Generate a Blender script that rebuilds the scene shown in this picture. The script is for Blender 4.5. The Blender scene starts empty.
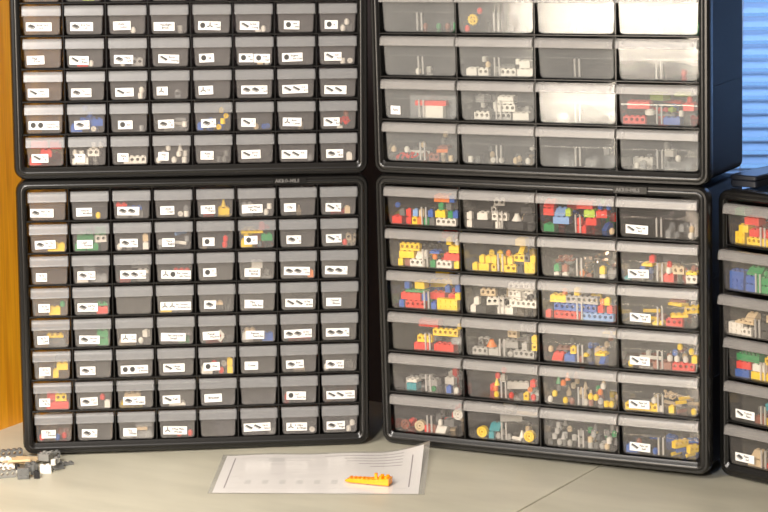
import bpy, bmesh, math, random
from mathutils import Matrix, Vector, Euler
random.seed(11)
C = bpy.context.scene.collection
PI = math.pi
sc = bpy.context.scene

# ------------------------------------------------------------------ materials
def new_mat(name):
    m = bpy.data.materials.new(name); m.use_nodes = True
    nt = m.node_tree; nt.nodes.clear()
    return m, nt, nt.nodes.new('ShaderNodeOutputMaterial')

def plain(name, col, rough=.4, metal=0, spec=.5, bump=0, bscale=200, trans=0):
    m, nt, out = new_mat(name)
    p = nt.nodes.new('ShaderNodeBsdfPrincipled')
    p.inputs['Base Color'].default_value = (*col, 1)
    p.inputs['Roughness'].default_value = rough
    p.inputs['Metallic'].default_value = metal
    p.inputs['Specular IOR Level'].default_value = spec
    p.inputs['Transmission Weight'].default_value = trans
    if bump:
        tc = nt.nodes.new('ShaderNodeTexCoord'); n = nt.nodes.new('ShaderNodeTexNoise')
        n.inputs['Scale'].default_value = bscale; b = nt.nodes.new('ShaderNodeBump')
        b.inputs['Strength'].default_value = bump; b.inputs['Distance'].default_value = .0006
        nt.links.new(tc.outputs['Object'], n.inputs['Vector'])
        nt.links.new(n.outputs['Fac'], b.inputs['Height']); nt.links.new(b.outputs['Normal'], p.inputs['Normal'])
    nt.links.new(p.outputs[0], out.inputs[0])
    return m

def facing_fresnel(nt, f0=.04, normal=None):
    """share of light mirrored by a thin sheet, the same from both of its faces"""
    lw = nt.nodes.new('ShaderNodeLayerWeight'); lw.inputs['Blend'].default_value = .5
    if normal is not None: nt.links.new(normal, lw.inputs['Normal'])
    pw = nt.nodes.new('ShaderNodeMath'); pw.operation = 'POWER'; pw.inputs[1].default_value = 5; nt.links.new(lw.outputs['Facing'], pw.inputs[0])
    mu = nt.nodes.new('ShaderNodeMath'); mu.operation = 'MULTIPLY_ADD'; mu.inputs[1].default_value = 1 - f0; mu.inputs[2].default_value = f0
    nt.links.new(pw.outputs[0], mu.inputs[0]); return mu

def hazy(name, haze, col, tint, rough=.1, gl=1.0, bumpy=.06):
    """thin translucent plastic: clear share, milky share, surface gloss"""
    m, nt, out = new_mat(name)
    N = nt.nodes.new; L = nt.links.new
    tr = N('ShaderNodeBsdfTransparent'); tr.inputs[0].default_value = (*tint, 1)
    df = N('ShaderNodeBsdfDiffuse'); df.inputs[0].default_value = (*col, 1)
    tl = N('ShaderNodeBsdfTranslucent'); tl.inputs[0].default_value = (*col, 1)
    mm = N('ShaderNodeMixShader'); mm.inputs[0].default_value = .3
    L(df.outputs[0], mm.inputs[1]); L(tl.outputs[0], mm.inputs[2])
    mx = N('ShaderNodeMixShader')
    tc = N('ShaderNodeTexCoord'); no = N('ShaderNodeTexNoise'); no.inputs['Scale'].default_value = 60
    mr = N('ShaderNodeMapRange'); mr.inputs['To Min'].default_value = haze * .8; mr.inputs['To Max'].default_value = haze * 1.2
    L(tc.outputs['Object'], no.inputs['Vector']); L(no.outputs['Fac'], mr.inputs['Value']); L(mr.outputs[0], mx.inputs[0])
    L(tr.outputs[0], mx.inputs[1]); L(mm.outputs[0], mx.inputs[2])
    g = N('ShaderNodeBsdfGlossy'); g.inputs['Roughness'].default_value = rough; g.inputs[0].default_value = (gl, gl, gl, 1)
    fr = facing_fresnel(nt)
    # the milled ripple of a moulded plastic wall
    n2 = N('ShaderNodeTexNoise'); n2.inputs['Scale'].default_value = 25; b = N('ShaderNodeBump')
    b.inputs['Strength'].default_value = bumpy; b.inputs['Distance'].default_value = .002
    L(tc.outputs['Object'], n2.inputs['Vector']); L(n2.outputs['Fac'], b.inputs['Height']); L(b.outputs['Normal'], g.inputs['Normal'])
    fin = N('ShaderNodeMixShader'); L(fr.outputs[0], fin.inputs[0]); L(mx.outputs[0], fin.inputs[1]); L(g.outputs[0], fin.inputs[2])
    L(fin.outputs[0], out.inputs[0])
    return m

BLACK = plain('black_plastic', (.008, .0075, .007), .27, spec=.5, bump=.04, bscale=350)
GRAIN = plain('grained_black_plastic', (.005, .005, .0055), .5, spec=.13, bump=.3, bscale=900)
HAZES = hazy('clear_small_drawer_plastic', .125, (.62, .59, .575), (.95, .94, .93))
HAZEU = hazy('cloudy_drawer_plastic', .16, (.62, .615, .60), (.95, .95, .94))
HAZE = hazy('clear_drawer_plastic', .060, (.62, .58, .54), (.95, .94, .93))
HAND = hazy('frosted_handle_plastic', .27, (.52, .52, .525), (.93, .93, .93), rough=.22, bumpy=0)
HANDB = hazy('frosted_wide_handle_plastic', .24, (.62, .59, .565), (.93, .93, .93), rough=.30, gl=.7, bumpy=0)
RIB = hazy('frosted_slot_plastic', .62, (.85, .82, .78), (.95, .95, .95), rough=.15)
PAPER = plain('label_paper', (.74, .72, .69), .7)
INK = plain('label_ink', (.05, .048, .046), .8)
INK2 = plain('label_grey_ink', (.22, .21, .20), .8)
PCOL = dict(r=('red', (.72, .035, .02)), y=('yellow', (.95, .64, .008)), b=('blue', (.02, .10, .42)), g=('green', (.01, .26, .07)),
            w=('white', (.78, .74, .66)), k=('black', (.022, .022, .024)), n=('dark grey', (.13, .13, .125)), a=('light grey', (.42, .41, .38)), d=('mid grey', (.21, .205, .19)),
            l=('lime', (.45, .62, .05)), o=('orange', (.80, .20, .02)), c=('light blue', (.22, .38, .68)), t=('tan', (.66, .50, .30)),
            m=('teal', (.02, .28, .32)), p=('brown', (.27, .085, .05)), z=('clear', (.7, .72, .72)))
PM = {k: (hazy('clear_piece_plastic', .3, v[1], (.95, .95, .95), .08) if k == 'z' else plain(v[0].replace(' ', '_') + '_piece_plastic', v[1], .25)) for k, v in PCOL.items()}
CHROME = plain('chrome_piece', (.85, .72, .6), .12, metal=1)

# ------------------------------------------------------------------ mesh helpers
def link(name, bm, mats, parent=None, smooth=None):
    me = bpy.data.meshes.new(name)
    bmesh.ops.recalc_face_normals(bm, faces=bm.faces[:])
    bm.to_mesh(me); bm.free()
    return linkm(name, me, mats, parent, smooth)

def linkm(name, me, mats=None, parent=None, smooth=None):
    if mats is not None:
        for m in (mats if isinstance(mats, (list, tuple)) else [mats]): me.materials.append(m)
    if smooth: shade(me, smooth)
    o = bpy.data.objects.new(name, me); C.objects.link(o)
    if parent: o.parent = parent
    return o

def shade(me, ang=40):
    for p in me.polygons: p.use_smooth = True
    try: me.set_sharp_from_angle(angle=math.radians(ang))
    except Exception: pass

def mesh_of(bm, name, mats, smooth=None):
    me = bpy.data.meshes.new(name); bmesh.ops.recalc_face_normals(bm, faces=bm.faces[:]); bm.to_mesh(me); bm.free()
    for m in (mats if isinstance(mats, (list, tuple)) else [mats]): me.materials.append(m)
    if smooth: shade(me, smooth)
    return me

def box(bm, x0, x1, y0, y1, z0, z1, mi=0, M=None):
    v = [bm.verts.new((x, y, z)) for z in (z0, z1) for y in (y0, y1) for x in (x0, x1)]
    if M is not None:
        for a in v: a.co = M @ a.co
    for f in ((0, 1, 3, 2), (4, 6, 7, 5), (0, 4, 5, 1), (1, 5, 7, 3), (3, 7, 6, 2), (2, 6, 4, 0)):
        bm.faces.new([v[i] for i in f]).material_index = mi

def cyl(bm, r, z0, z1, seg=12, M=None, r2=None, mi=0, cap=True):
    r2 = r if r2 is None else r2
    a = [bm.verts.new((r * math.cos(2 * PI * i / seg), r * math.sin(2 * PI * i / seg), z0)) for i in range(seg)]
    b = [bm.verts.new((r2 * math.cos(2 * PI * i / seg), r2 * math.sin(2 * PI * i / seg), z1)) for i in range(seg)]
    if M is not None:
        for q in a + b: q.co = M @ q.co
    for i in range(seg):
        bm.faces.new((a[i], a[(i + 1) % seg], b[(i + 1) % seg], b[i])).material_index = mi
    if cap:
        bm.faces.new(a[::-1]).material_index = mi; bm.faces.new(b).material_index = mi

def tubeb(bm, ro, ri, z0, z1, seg=16, M=None, mi=0):
    rings = []
    for r, z in ((ro, z0), (ro, z1), (ri, z1), (ri, z0)):
        rings.append([bm.verts.new((r * math.cos(2 * PI * i / seg), r * math.sin(2 * PI * i / seg), z)) for i in range(seg)])
    if M is not None:
        for q in rings:
            for v in q: v.co = M @ v.co
    for k in range(4):
        a, b = rings[k], rings[(k + 1) % 4]
        for i in range(seg): bm.faces.new((a[i], a[(i + 1) % seg], b[(i + 1) % seg], b[i])).material_index = mi

def pathtube(bm, pts, r, seg=6, mi=0):
    pts = [Vector(p) for p in pts]; rings = []
    for i, p in enumerate(pts):
        d = (pts[min(i + 1, len(pts) - 1)] - pts[max(i - 1, 0)]).normalized()
        u = d.cross(Vector((.31, .17, .93))).normalized(); w = d.cross(u)
        rings.append([bm.verts.new(p + r * (u * math.cos(2 * PI * k / seg) + w * math.sin(2 * PI * k / seg))) for k in range(seg)])
    for a, b in zip(rings, rings[1:]):
        for k in range(seg): bm.faces.new((a[k], a[(k + 1) % seg], b[(k + 1) % seg], b[k])).material_index = mi
    bm.faces.new(rings[0][::-1]).material_index = mi; bm.faces.new(rings[-1]).material_index = mi

def rrect(x0, x1, z0, z1, r, seg=5):
    pts = []
    for cx, cz, a0 in ((x1 - r, z1 - r, 0), (x0 + r, z1 - r, 90), (x0 + r, z0 + r, 180), (x1 - r, z0 + r, 270)):
        for k in range(seg + 1):
            a = math.radians(a0 + 90 * k / seg); pts.append((cx + r * math.cos(a), cz + r * math.sin(a)))
    return pts

def empty(name, M=None):
    o = bpy.data.objects.new(name, None); o.empty_display_size = .05; C.objects.link(o)
    if M is not None: o.matrix_world = M
    return o

def tag(o, label=None, cat=None, group=None, kind=None):
    if label: o['label'] = label
    if cat: o['category'] = cat
    if group: o['group'] = group
    if kind: o['kind'] = kind
    return o

# ------------------------------------------------------------------ text and labels
_txt = {}
def text_mesh(s):
    if s not in _txt:
        cu = bpy.data.curves.new('lettering', 'FONT'); cu.body = s; cu.size = 1; cu.resolution_u = 1; cu.align_x = 'LEFT'; cu.fill_mode = 'FRONT'; cu.offset = .034
        o = bpy.data.objects.new('lettering', cu); C.objects.link(o)
        dg = bpy.context.evaluated_depsgraph_get(); me = bpy.data.meshes.new_from_object(o.evaluated_get(dg))
        C.objects.unlink(o); bpy.data.objects.remove(o); bpy.data.curves.remove(cu)
        w = max((v.co.x for v in me.vertices), default=1)
        _txt[s] = (me, w)
    return _txt[s]

def add_text(bm, s, x, z, h, y, maxw, mi):
    """flat letters in the xz plane, facing -y"""
    me, w = text_mesh(s)
    k = h / .72; kx = min(k, maxw / w)
    n0 = len(bm.verts); f0 = len(bm.faces)
    bm.from_mesh(me)
    bm.verts.ensure_lookup_table(); bm.faces.ensure_lookup_table()
    for v in bm.verts[n0:]: v.co = Vector((x + v.co.x * kx, y, z + v.co.y * k))
    for f in bm.faces[f0:]: f.material_index = mi

def poly(bm, pts, y, mi):
    bm.faces.new([bm.verts.new((px, y, pz)) for px, pz in pts]).material_index = mi

def icon(bm, kind, x, z, s, y):
    """a small printed picture of the piece kept in the drawer, s tall"""
    if kind == 'b':
        poly(bm, [(x, z + .55 * s), (x + .5 * s, z + .85 * s), (x + 1.25 * s, z + .5 * s), (x + .75 * s, z + .2 * s)], y, 1)
        poly(bm, [(x, z + .52 * s), (x + .74 * s, z + .17 * s), (x + .74 * s, z - .02 * s), (x, z + .33 * s)], y, 2)
        poly(bm, [(x + .77 * s, z + .17 * s), (x + 1.25 * s, z + .46 * s), (x + 1.25 * s, z + .27 * s), (x + .77 * s, z - .02 * s)], y, 1)
    elif kind == 'l':
        poly(bm, [(x, z + .75 * s), (x + .25 * s, z + .9 * s), (x + 1.3 * s, z + .35 * s), (x + 1.05 * s, z + .1 * s)], y, 1)
        poly(bm, [(x, z + .7 * s), (x + 1.02 * s, z + .07 * s), (x + 1.0 * s, z - .03 * s), (x, z + .55 * s)], y, 2)
    elif kind == 'o':
        poly(bm, [(x + .5 * s + .42 * s * math.cos(a * PI / 6), z + .45 * s + .45 * s * math.sin(a * PI / 6)) for a in range(12)], y, 1)
    elif kind == 'y':
        for a in (90, 210, 330):
            c, q = math.cos(math.radians(a)), math.sin(math.radians(a))
            poly(bm, [(x + .5 * s - q * .1 * s, z + .45 * s + c * .1 * s), (x + .5 * s + q * .1 * s, z + .45 * s - c * .1 * s),
                      (x + .5 * s + c * .5 * s + q * .1 * s, z + .45 * s + q * .5 * s - c * .1 * s), (x + .5 * s + c * .5 * s - q * .1 * s, z + .45 * s + q * .5 * s + c * .1 * s)], y, 1)
        poly(bm, [(x + .5 * s + .18 * s * math.cos(a * PI / 4), z + .45 * s + .18 * s * math.sin(a * PI / 4)) for a in range(8)], y - .00001, 2)

def make_label(parent, x0, x1, z0, h, y0, tilt, icons, lines):
    bm = bmesh.new(); w = x1 - x0
    box(bm, 0, w, -.00018, 0, 0, h, 0)
    s = h * .74; x = h * .16; y = -.00026
    for i, k in enumerate(icons):
        icon(bm, k, x, h * .2, s, y); x += s * (1.4 if k in 'bl' else 1.15)
    if not icons: x = w * .28 if len(lines) > 1 else w * .22
    n = len(lines); th = h * (.25 if n > 1 else .28) * (1 if icons else 1.15)
    for i, t in enumerate(lines):
        if t: add_text(bm, t, x + (h * .25 if i else 0), h * (.58 if i == 0 and n > 1 else (.22 if n > 1 else .4)), th, y, w - x - h * .3, 1)
    o = link('label', bm, [PAPER, INK, INK2], parent)
    o.location = (x0, y0, z0); o.rotation_euler = (tilt, 0, 0)
    o['label'] = 'white paper label'
    return o

# ------------------------------------------------------------------ cabinets
CW, CH, CD, BR = .508, .402, .162, .0145
FOOT = .0028          # the rim reaches this far below the origin of a cabinet, and so does the table surface
def cabinet_matrix(x, y, yaw, roll, lean, z=0):
    return Matrix.Translation((x, y, z)) @ Matrix.Rotation(yaw, 4, 'Z') @ Matrix.Rotation(roll, 4, 'Y') @ Matrix.Rotation(lean, 4, 'X')

def housing_mesh(cols, rows):
    bm = bmesh.new()
    prof = [(.0035, CD, .012), (.0035, .022, .015), (0, .018, .017), (0, .0075, .017), (.0008, .004, .016), (.0028, .0014, .0145), (.0058, .0014, .012),
            (.0070, .0004, .0108), (.0082, 0, .0096), (.0098, 0, .0082), (.0114, .0004, .0068), (.0126, .0014, .0056), (.0134, .0038, .005), (BR, .0045, .0045), (BR, CD, .0045)]
    rings = []
    for ins, y, r in prof:
        rings.append([bm.verts.new((px, y, pz)) for px, pz in rrect(-CW / 2 + ins, CW / 2 - ins, ins - (FOOT if ins < .0134 else 0), CH - ins, r)])
    n = len(rings[0])
    for a, b in zip(rings, rings[1:] + rings[:1]):
        for i in range(n): bm.faces.new((a[i], a[(i + 1) % n], b[(i + 1) % n], b[i])).material_index = 1 if a[0].co.y > .015 and b[0].co.y > .017 else 0
    iw, ih = CW - 2 * BR, CH - 2 * BR
    for r in range(1, rows):
        z = BR + ih * r / rows
        box(bm, -iw / 2, iw / 2, .004, CD - .002, z - .0009, z + .0009)
        cyl(bm, .0014, -iw / 2, iw / 2, 10, Matrix.Translation((0, .0040, z)) @ Matrix.Rotation(PI / 2, 4, 'Y'))      # rolled front edge of the shelf
    for c in range(1, cols):
        x = -iw / 2 + iw * c / cols
        box(bm, x - .0008, x + .0008, .0055, CD - .003, BR, CH - BR)
    if cols == 4: box(bm, -iw / 2 - .002, iw / 2 + .002, CD - .0022, CD - .0002, BR - .002, CH - BR + .002)     # closed back, added to keep blue window light out of the drawers
    # moulded stiffening ribs on both flanks
    for s in (-1, 1):
        for z in (.13, .27):
            box(bm, s * (CW / 2 - .0036), s * (CW / 2 - .0026), .03, CD - .008, z - .001, z + .001, 1)
    return mesh_of(bm, 'housing', [BLACK, GRAIN], 35)

def u_profile(wt, wb, h, r, seg=4):
    """outline of the drawer front from top left round the bottom to top right"""
    pts = [(-wt / 2, h)]
    for k in range(seg + 1):
        a = math.radians(180 + 90 * k / seg); pts.append((-wb / 2 + r + r * math.cos(a), r + r * math.sin(a)))
    for k in range(seg + 1):
        a = math.radians(270 + 90 * k / seg); pts.append((wb / 2 - r + r * math.cos(a), r + r * math.sin(a)))
    pts.append((wt / 2, h))
    return pts

def tray_mesh(wt, wb, h, depth, r, tilt, ridge=None, t=.0011):
    bm = bmesh.new()
    fy = lambda z: tilt * (h - z)                    # the front leans in towards the floor of the drawer
    out = u_profile(wt, wb, h, r); inn = u_profile(wt - 2 * t, wb - 2 * t, h - t, max(r - t, .0005)); inn = [(x, z + t) for x, z in inn]
    A = [bm.verts.new((x, fy(z), z)) for x, z in out]; B = [bm.verts.new((x, depth, z)) for x, z in out]
    D = [bm.verts.new((x, fy(z) + t, z)) for x, z in inn]; E = [bm.verts.new((x, depth - t, z)) for x, z in inn]
    n = len(A)
    for P, Q in ((A, B), (D, E)):
        for i in range(n - 1): bm.faces.new((P[i], P[i + 1], Q[i + 1], Q[i]))
    for P in (A, B, D, E): bm.faces.new(P)
    bm.faces.new((A[0], D[0], E[0], B[0])); bm.faces.new((A[-1], B[-1], E[-1], D[-1]))
    bm.faces.new((A[0], A[-1], D[-1], D[0])); bm.faces.new((B[0], E[0], E[-1], B[-1]))
    if ridge:
        w = wb + (wt - wb) * ridge / h
        box(bm, -w / 2 + .001, w / 2 - .001, fy(ridge) - .0006, fy(ridge) + .0001, ridge - .0006, ridge + .0006)
    return bm

def handle_mesh(w, h, top, hh, prot, t=.0012, mat=None):
    """the scoop lip: a curved shade that stands out from the top of the front, closed by end cheeks"""
    bm = bmesh.new()
    prof = [(.0, top), (-prot * .55, top - .0006), (-prot * .8, top - .0022), (-prot * .92, top - .005), (-prot, top - hh + .0022), (-prot - .0004, top - hh + .0008), (-prot + .0006, top - hh)]
    inner = [(.0, top - t), (-prot * .5, top - .0006 - t), (-prot * .8 + t * .8, top - .0032), (-prot * .92 + t, top - .0058), (-prot + t, top - hh + .003), (-prot + t + .0002, top - hh + .0012), (-prot + .0009, top - hh + .0002)]
    for s0, s1 in ((-1, 1),):
        P = [[bm.verts.new((s * w / 2, y, z)) for y, z in prof] for s in (-1, 1)]
        Q = [[bm.verts.new((s * (w / 2 - t), y, z)) for y, z in inner] for s in (-1, 1)]
        n = len(prof)
        for R in (P, Q):
            for i in range(n - 1): bm.faces.new((R[0][i], R[1][i], R[1][i + 1], R[0][i + 1]))
        for k in (0, 1): # cheek: outer side plate back to the front wall
            a = bm.verts.new((P[k][0].co.x, 0, top - hh + .003)); b = bm.verts.new((Q[k][0].co.x, 0, top - hh + .003))
            bm.faces.new(P[k] + [a]); bm.faces.new(Q[k] + [b])
            bm.faces.new((P[k][-1], Q[k][-1], b, a))
        bm.faces.new((P[0][-1], P[1][-1], Q[1][-1], Q[0][-1]))
    for k in (-1, 1):          # inner cheek webs that show through the shade
        xx = k * (w / 2 - (.0072 if w < .08 else .0085)); box(bm, xx - .0005, xx + .0005, -prot + .0022, -.0004, top - hh + .004, top - .0045)
    # small bead added near the left end to catch the lip's highlight
    bmesh.ops.create_icosphere(bm, subdivisions=1, radius=.0011, matrix=Matrix.Translation((-w / 2 + (.0072 if w < .08 else .0095), -prot, top - hh + .0030)))
    return mesh_of(bm, 'handle', mat or HAND, 50)

def slot_mesh(h, tilt, H):
    """the moulded partition slot in the middle of a wide drawer front"""
    bm = bmesh.new()
    for s in (-1, 1):
        for z0, z1 in ((.002, h),):
            M = Matrix.Shear('XZ', 4, (0, 0)) if False else None
            y0, y1 = tilt * (H - z0) + .0012, tilt * (H - z1) + .0012
            xs = (s * .0034 - .0010, s * .0034 + .0010)
            v = [bm.verts.new(p) for p in ((xs[0], y0, z0), (xs[1], y0, z0), (xs[1], y0 + .0022, z0), (xs[0], y0 + .0022, z0),
                                            (xs[0], y1, z1), (xs[1], y1, z1), (xs[1], y1 + .0022, z1), (xs[0], y1 + .0022, z1))]
            for f in ((0, 1, 2, 3), (4, 7, 6, 5), (0, 4, 5, 1), (1, 5, 6, 2), (2, 6, 7, 3), (3, 7, 4, 0)): bm.faces.new([v[i] for i in f])
    return mesh_of(bm, 'partition_slot', RIB)

SM = dict(wt=.0528, wb=.0500, h=.0408, d=.140, r=.0045, tilt=.035, hw=.0546, hh=.0146, prot=.0060)
BG = dict(wt=.1140, wb=.1110, h=.0560, d=.150, r=.0060, tilt=.035, hw=.1172, hh=.0136, prot=.0090)
sm_tray = mesh_of(tray_mesh(SM['wt'], SM['wb'], SM['h'], SM['d'], SM['r'], SM['tilt']), 'drawer', HAZES, 40)
bg_tray = mesh_of(tray_mesh(BG['wt'], BG['wb'], BG['h'], BG['d'], BG['r'], BG['tilt'], ridge=.0285), 'drawer', HAZE, 40)
sm_handle = handle_mesh(SM['hw'], SM['h'], SM['h'] + .0005, SM['hh'], SM['prot'])
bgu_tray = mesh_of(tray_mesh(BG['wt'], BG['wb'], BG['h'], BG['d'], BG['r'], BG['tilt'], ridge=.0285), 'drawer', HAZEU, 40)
bg_handle = handle_mesh(BG['hw'], BG['h'], BG['h'] + .0005, BG['hh'], BG['prot'], mat=HANDB)
bg_slot = slot_mesh(.0275, BG['tilt'], BG['h'])
house = {8: housing_mesh(8, 8), 4: housing_mesh(4, 6)}

def build_cabinet(M, cols, rows, label, plate_x, offs=None, labels=None, first_row=1, tray=None):
    """returns {(row from the top, column): world matrix of that drawer}; labels: {(r,c): [(a,b,icons,lines),...]}"""
    root = empty('drawer_cabinet', M)
    tag(root, label, 'drawer cabinet', 'black drawer cabinets on the table')
    linkm('housing', house[cols], None, root)
    # raised maker's plate on the top rail
    bm = bmesh.new()
    box(bm, -.0245, .0245, -.0012, .0006, .0025, .0118); 
    for a in ((-.0245, .0245, .0025, .0031), (-.0245, .0245, .0112, .0118), (-.0245, -.0239, .0025, .0118), (.0239, .0245, .0025, .0118)):
        box(bm, a[0], a[1], -.0017, -.0011, a[2], a[3])
    add_text(bm, 'AKRO-MILS', -.021, .0047, .005, -.0014, .042, 1)
    pl = link('nameplate', bm, [BLACK, plain('raised_lettering', (.12, .115, .11), .4)], root); pl.location = (plate_x, 0, CH - .0145)
    S = SM if cols == 8 else BG
    iw, ih = CW - 2 * BR, CH - 2 * BR; pw, ph = iw / cols, ih / rows
    out = {}
    for r in range(1, rows + 1):
        for c in range(1, cols + 1):
            if r < first_row: continue
            pull, yaw, pit = (offs or {}).get((r, c), (0, 0, 0))
            rnd = random.Random(r * 97 + c * 13 + cols)
            yaw += rnd.uniform(-.006, .006) * (1 if cols == 8 else .6)
            x = -iw / 2 + pw * (c - .5); z = CH - BR - ph * r + .0021
            dr = linkm('drawer', sm_tray if cols == 8 else (tray or bg_tray), None, root)
            dr.location = (x + (.0003 if cols == 8 else .0014) + rnd.uniform(-.0004, .0004), (.0016 if cols == 8 else .0050) + rnd.uniform(-.0006, .0006) - pull, z)
            dr.rotation_euler = (pit, 0, yaw)
            linkm('handle', sm_handle if cols == 8 else bg_handle, None, dr)
            if cols == 4: linkm('partition_slot', bg_slot, None, dr)
            for L in (labels or {}).get((r, c), []):
                a, b, ic, ln = L; wb = S['wb'] * .98
                z0 = .0050 + rnd.uniform(-.0006, .0008); hgt = .0122
                o = make_label(dr, -wb / 2 + wb * a, -wb / 2 + wb * b, z0, hgt, S['tilt'] * (S['h'] - z0) - .00005, S['tilt'] * 1.0, ic, ln)
                o.rotation_euler[1] = rnd.uniform(-.035, .035)
            out[(r, c)] = M @ Matrix.Translation(dr.location) @ Euler((pit, 0, yaw)).to_matrix().to_4x4()
    return root, out

def parse_labels(rows, start=1):
    d = {}
    for i, row in enumerate(rows):
        for j, e in enumerate(row):
            if e: d[(start + i, j + 1)] = e if isinstance(e, list) else [e]
    return d
def Lb(a, b, ic, t): return (a, b, ic, t.split('/'))

LLL = parse_labels([
 [Lb(.0,.67,'b','Flat Tile/1x2'),Lb(.1,.56,'','Jumper/Modified'),Lb(.08,.72,'bb','Round/Plate'),Lb(.12,.53,'','Cylinder/Clear'),Lb(.08,.5,'','Slope/Trans'),Lb(.07,.68,'','Small Wheel/Parts'),Lb(.1,.45,'','Clip'),Lb(.12,.58,'l','Hinge/Plate')],
 [Lb(.1,.7,'b','Flat Tile/2x2'),Lb(.1,.56,'','Leaf/Flower'),Lb(.13,.65,'b','Grille/Tile'),Lb(.15,.52,'','Hose/Rigid'),Lb(.12,.47,'o','Cone/1x1'),Lb(.13,.52,'o','Arch'),Lb(.17,.6,'b','Wedge/Plate'),Lb(.12,.58,'l','Wedge/Wing')],
 [Lb(.1,.42,'','Flat Tile/Corner'),Lb(.1,.62,'b','Tile/Round'),Lb(.13,.88,'bb','Bracket &/Panel'),Lb(.1,.97,'yo','Bar, Lever/Light Fixture'),Lb(.13,.52,'o','Round/1x1'),Lb(.13,.6,'','Round/Brick'),Lb(.08,.85,'bb','1x4 Slope/2x4 Slope'),Lb(.08,.75,'bb','Curved/Slope')],
 [Lb(.15,.48,'','Flat Tile/1x4'),Lb(.08,.67,'b','Small Plate/1x3'),None,Lb(.07,.97,'yy','Bar, Connector/& Handle Parts'),Lb(.13,.48,'b','Grille/1x2'),Lb(.12,.67,'','Tile/Grille Slope'),Lb(.1,.92,'ll','1x2 Plate/with Handle'),Lb(.1,.55,'','Curved/Slope')],
 [Lb(.1,.43,'','Flat Tile/2x4'),Lb(.1,.7,'b','Windscreen/1x4'),Lb(.1,.55,'y','Tools/Horns'),Lb(.05,.78,'','Plant Leaves & Stem/Small'),Lb(.08,.58,'','Panel/Window'),Lb(.13,.68,'','Fence/Panel & Bars'),Lb(.07,.9,'bb','1x2 Slope/with Panel'),Lb(.1,.8,'bb','Curved/Wedge')],
 [Lb(.12,.45,'','Flat Tile/1x6'),Lb(.1,.55,'b','Wedge/Slope 3'),Lb(.08,.88,'oo','Clamp/& Bracket'),Lb(.12,.75,'l','Hinge/Plate'),Lb(.1,.58,'o','Wheel'),Lb(.1,.5,'','Cone'),Lb(.12,.65,'b','Box/Container'),Lb(.08,.62,'b','Curved/Slope')],
 [Lb(.1,.42,'','Flat Tile/Mod Tile'),Lb(.1,.6,'b','Dish/2x2'),Lb(.13,.78,'b','2x2/Wedge'),Lb(.08,.6,'l','Tail'),Lb(.1,.62,'','Bracket'),None,Lb(.12,.7,'o','1x1/Round Tile'),Lb(.1,.95,'ll','Corner Slope/Others')],
 [Lb(.13,.55,'','Tile/Printed'),Lb(.1,.55,'b','Plate/1x2'),Lb(.1,.5,'','Tile/White'),Lb(.07,.78,'y','Wing Plate/Wedge'),None,Lb(.05,.85,'ll','Car &/Bumper'),Lb(.1,.72,'y','6 Clips/& Hinge'),Lb(.1,.65,'b','Curved/Wedges')]])
ULL = parse_labels([
 [Lb(.05,.78,'b','Brick 2x3/2x3'),Lb(.1,.75,'b','Brick Plate/1x4'),Lb(.1,.6,'','Axle/Joint'),Lb(.05,.65,'','Headlight/Brick'),Lb(.1,.75,'oy','Joint/Small'),Lb(.1,.66,'l','Bar Handle/Long'),Lb(.15,.6,'o','Universal/Joint'),Lb(.12,.5,'o','Gears')],
 [Lb(.05,.55,'','Flag/Post'),Lb(.05,.6,'l','Connector/Bent'),Lb(.1,.65,'b','Plate/1x4'),Lb(.15,.75,'l','Brick/Steering'),Lb(.12,.55,'o','Cap'),[Lb(.05,.47,'o','Gear/Rack'),Lb(.49,.95,'o','Worm/Gear')],Lb(.1,.7,'o','Engine/Brick & Crank'),Lb(.12,.62,'l','Connector/Hook')],
 [Lb(.05,.65,'l','Plate/1x3'),Lb(.07,.65,'b','Pin/Connector'),Lb(.12,.65,'l','Connector'),Lb(.1,.42,'y','Lever'),Lb(.1,.52,'y','Fork'),Lb(.12,.88,'bb','1x2/1x4'),Lb(.1,.85,'ll','1x2 x3/1x2 x4'),Lb(.1,.75,'ll','2x2/1x4')],
 [Lb(.05,.93,'oo','Connector/Axle & Pin'),Lb(.15,.58,'b','Pin/Long'),Lb(.18,.6,'o','Bush'),Lb(.12,.58,'b','Pin/3L'),Lb(.15,.58,'b','Axle/Pin'),Lb(.1,.52,'l','Axle/2L'),Lb(.1,.65,'y','Arm/Lever'),Lb(.08,.55,'l','Axle/Rod')],
 [Lb(.1,.58,'l','Axle 4/4L'),Lb(.12,.42,'','Axle/1'),Lb(.13,.45,'','Axle/4'),Lb(.1,.4,'','Axle/6'),Lb(.12,.5,'','Axle/10-12'),Lb(.1,.66,'l','Axle w Stop/4-L'),Lb(.05,.8,'ll','with Stops/'),Lb(.15,.65,'b','Gear/Block')]], 4)
RLL = parse_labels([[None, None, None, Lb(*a)] for a in ((.06,.36,'l','Plate 1x8/6x2'),(.08,.36,'l','Plate 1x6/4x2'),(.1,.38,'l','Plate 1x8/2x8'),(.1,.37,'l','Plate 1x4/1x2'),(.08,.36,'l','Plate 1x6/2x6'),(.08,.36,'l','Plate 1x8/2x8'))])
FRL = {(5, 1): [Lb(.08,.38,'l','Technic/Plate')], (6, 1): [Lb(.07,.37,'b','Plate/2x1')], (5, 2): [Lb(.1,.4,'l','Plate 2x4')], (6, 2): [Lb(.1,.4,'l','Plate 2x6')]}
URL = {(5, 1): [(.06, .2, '', ['Parts'])]}

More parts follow.
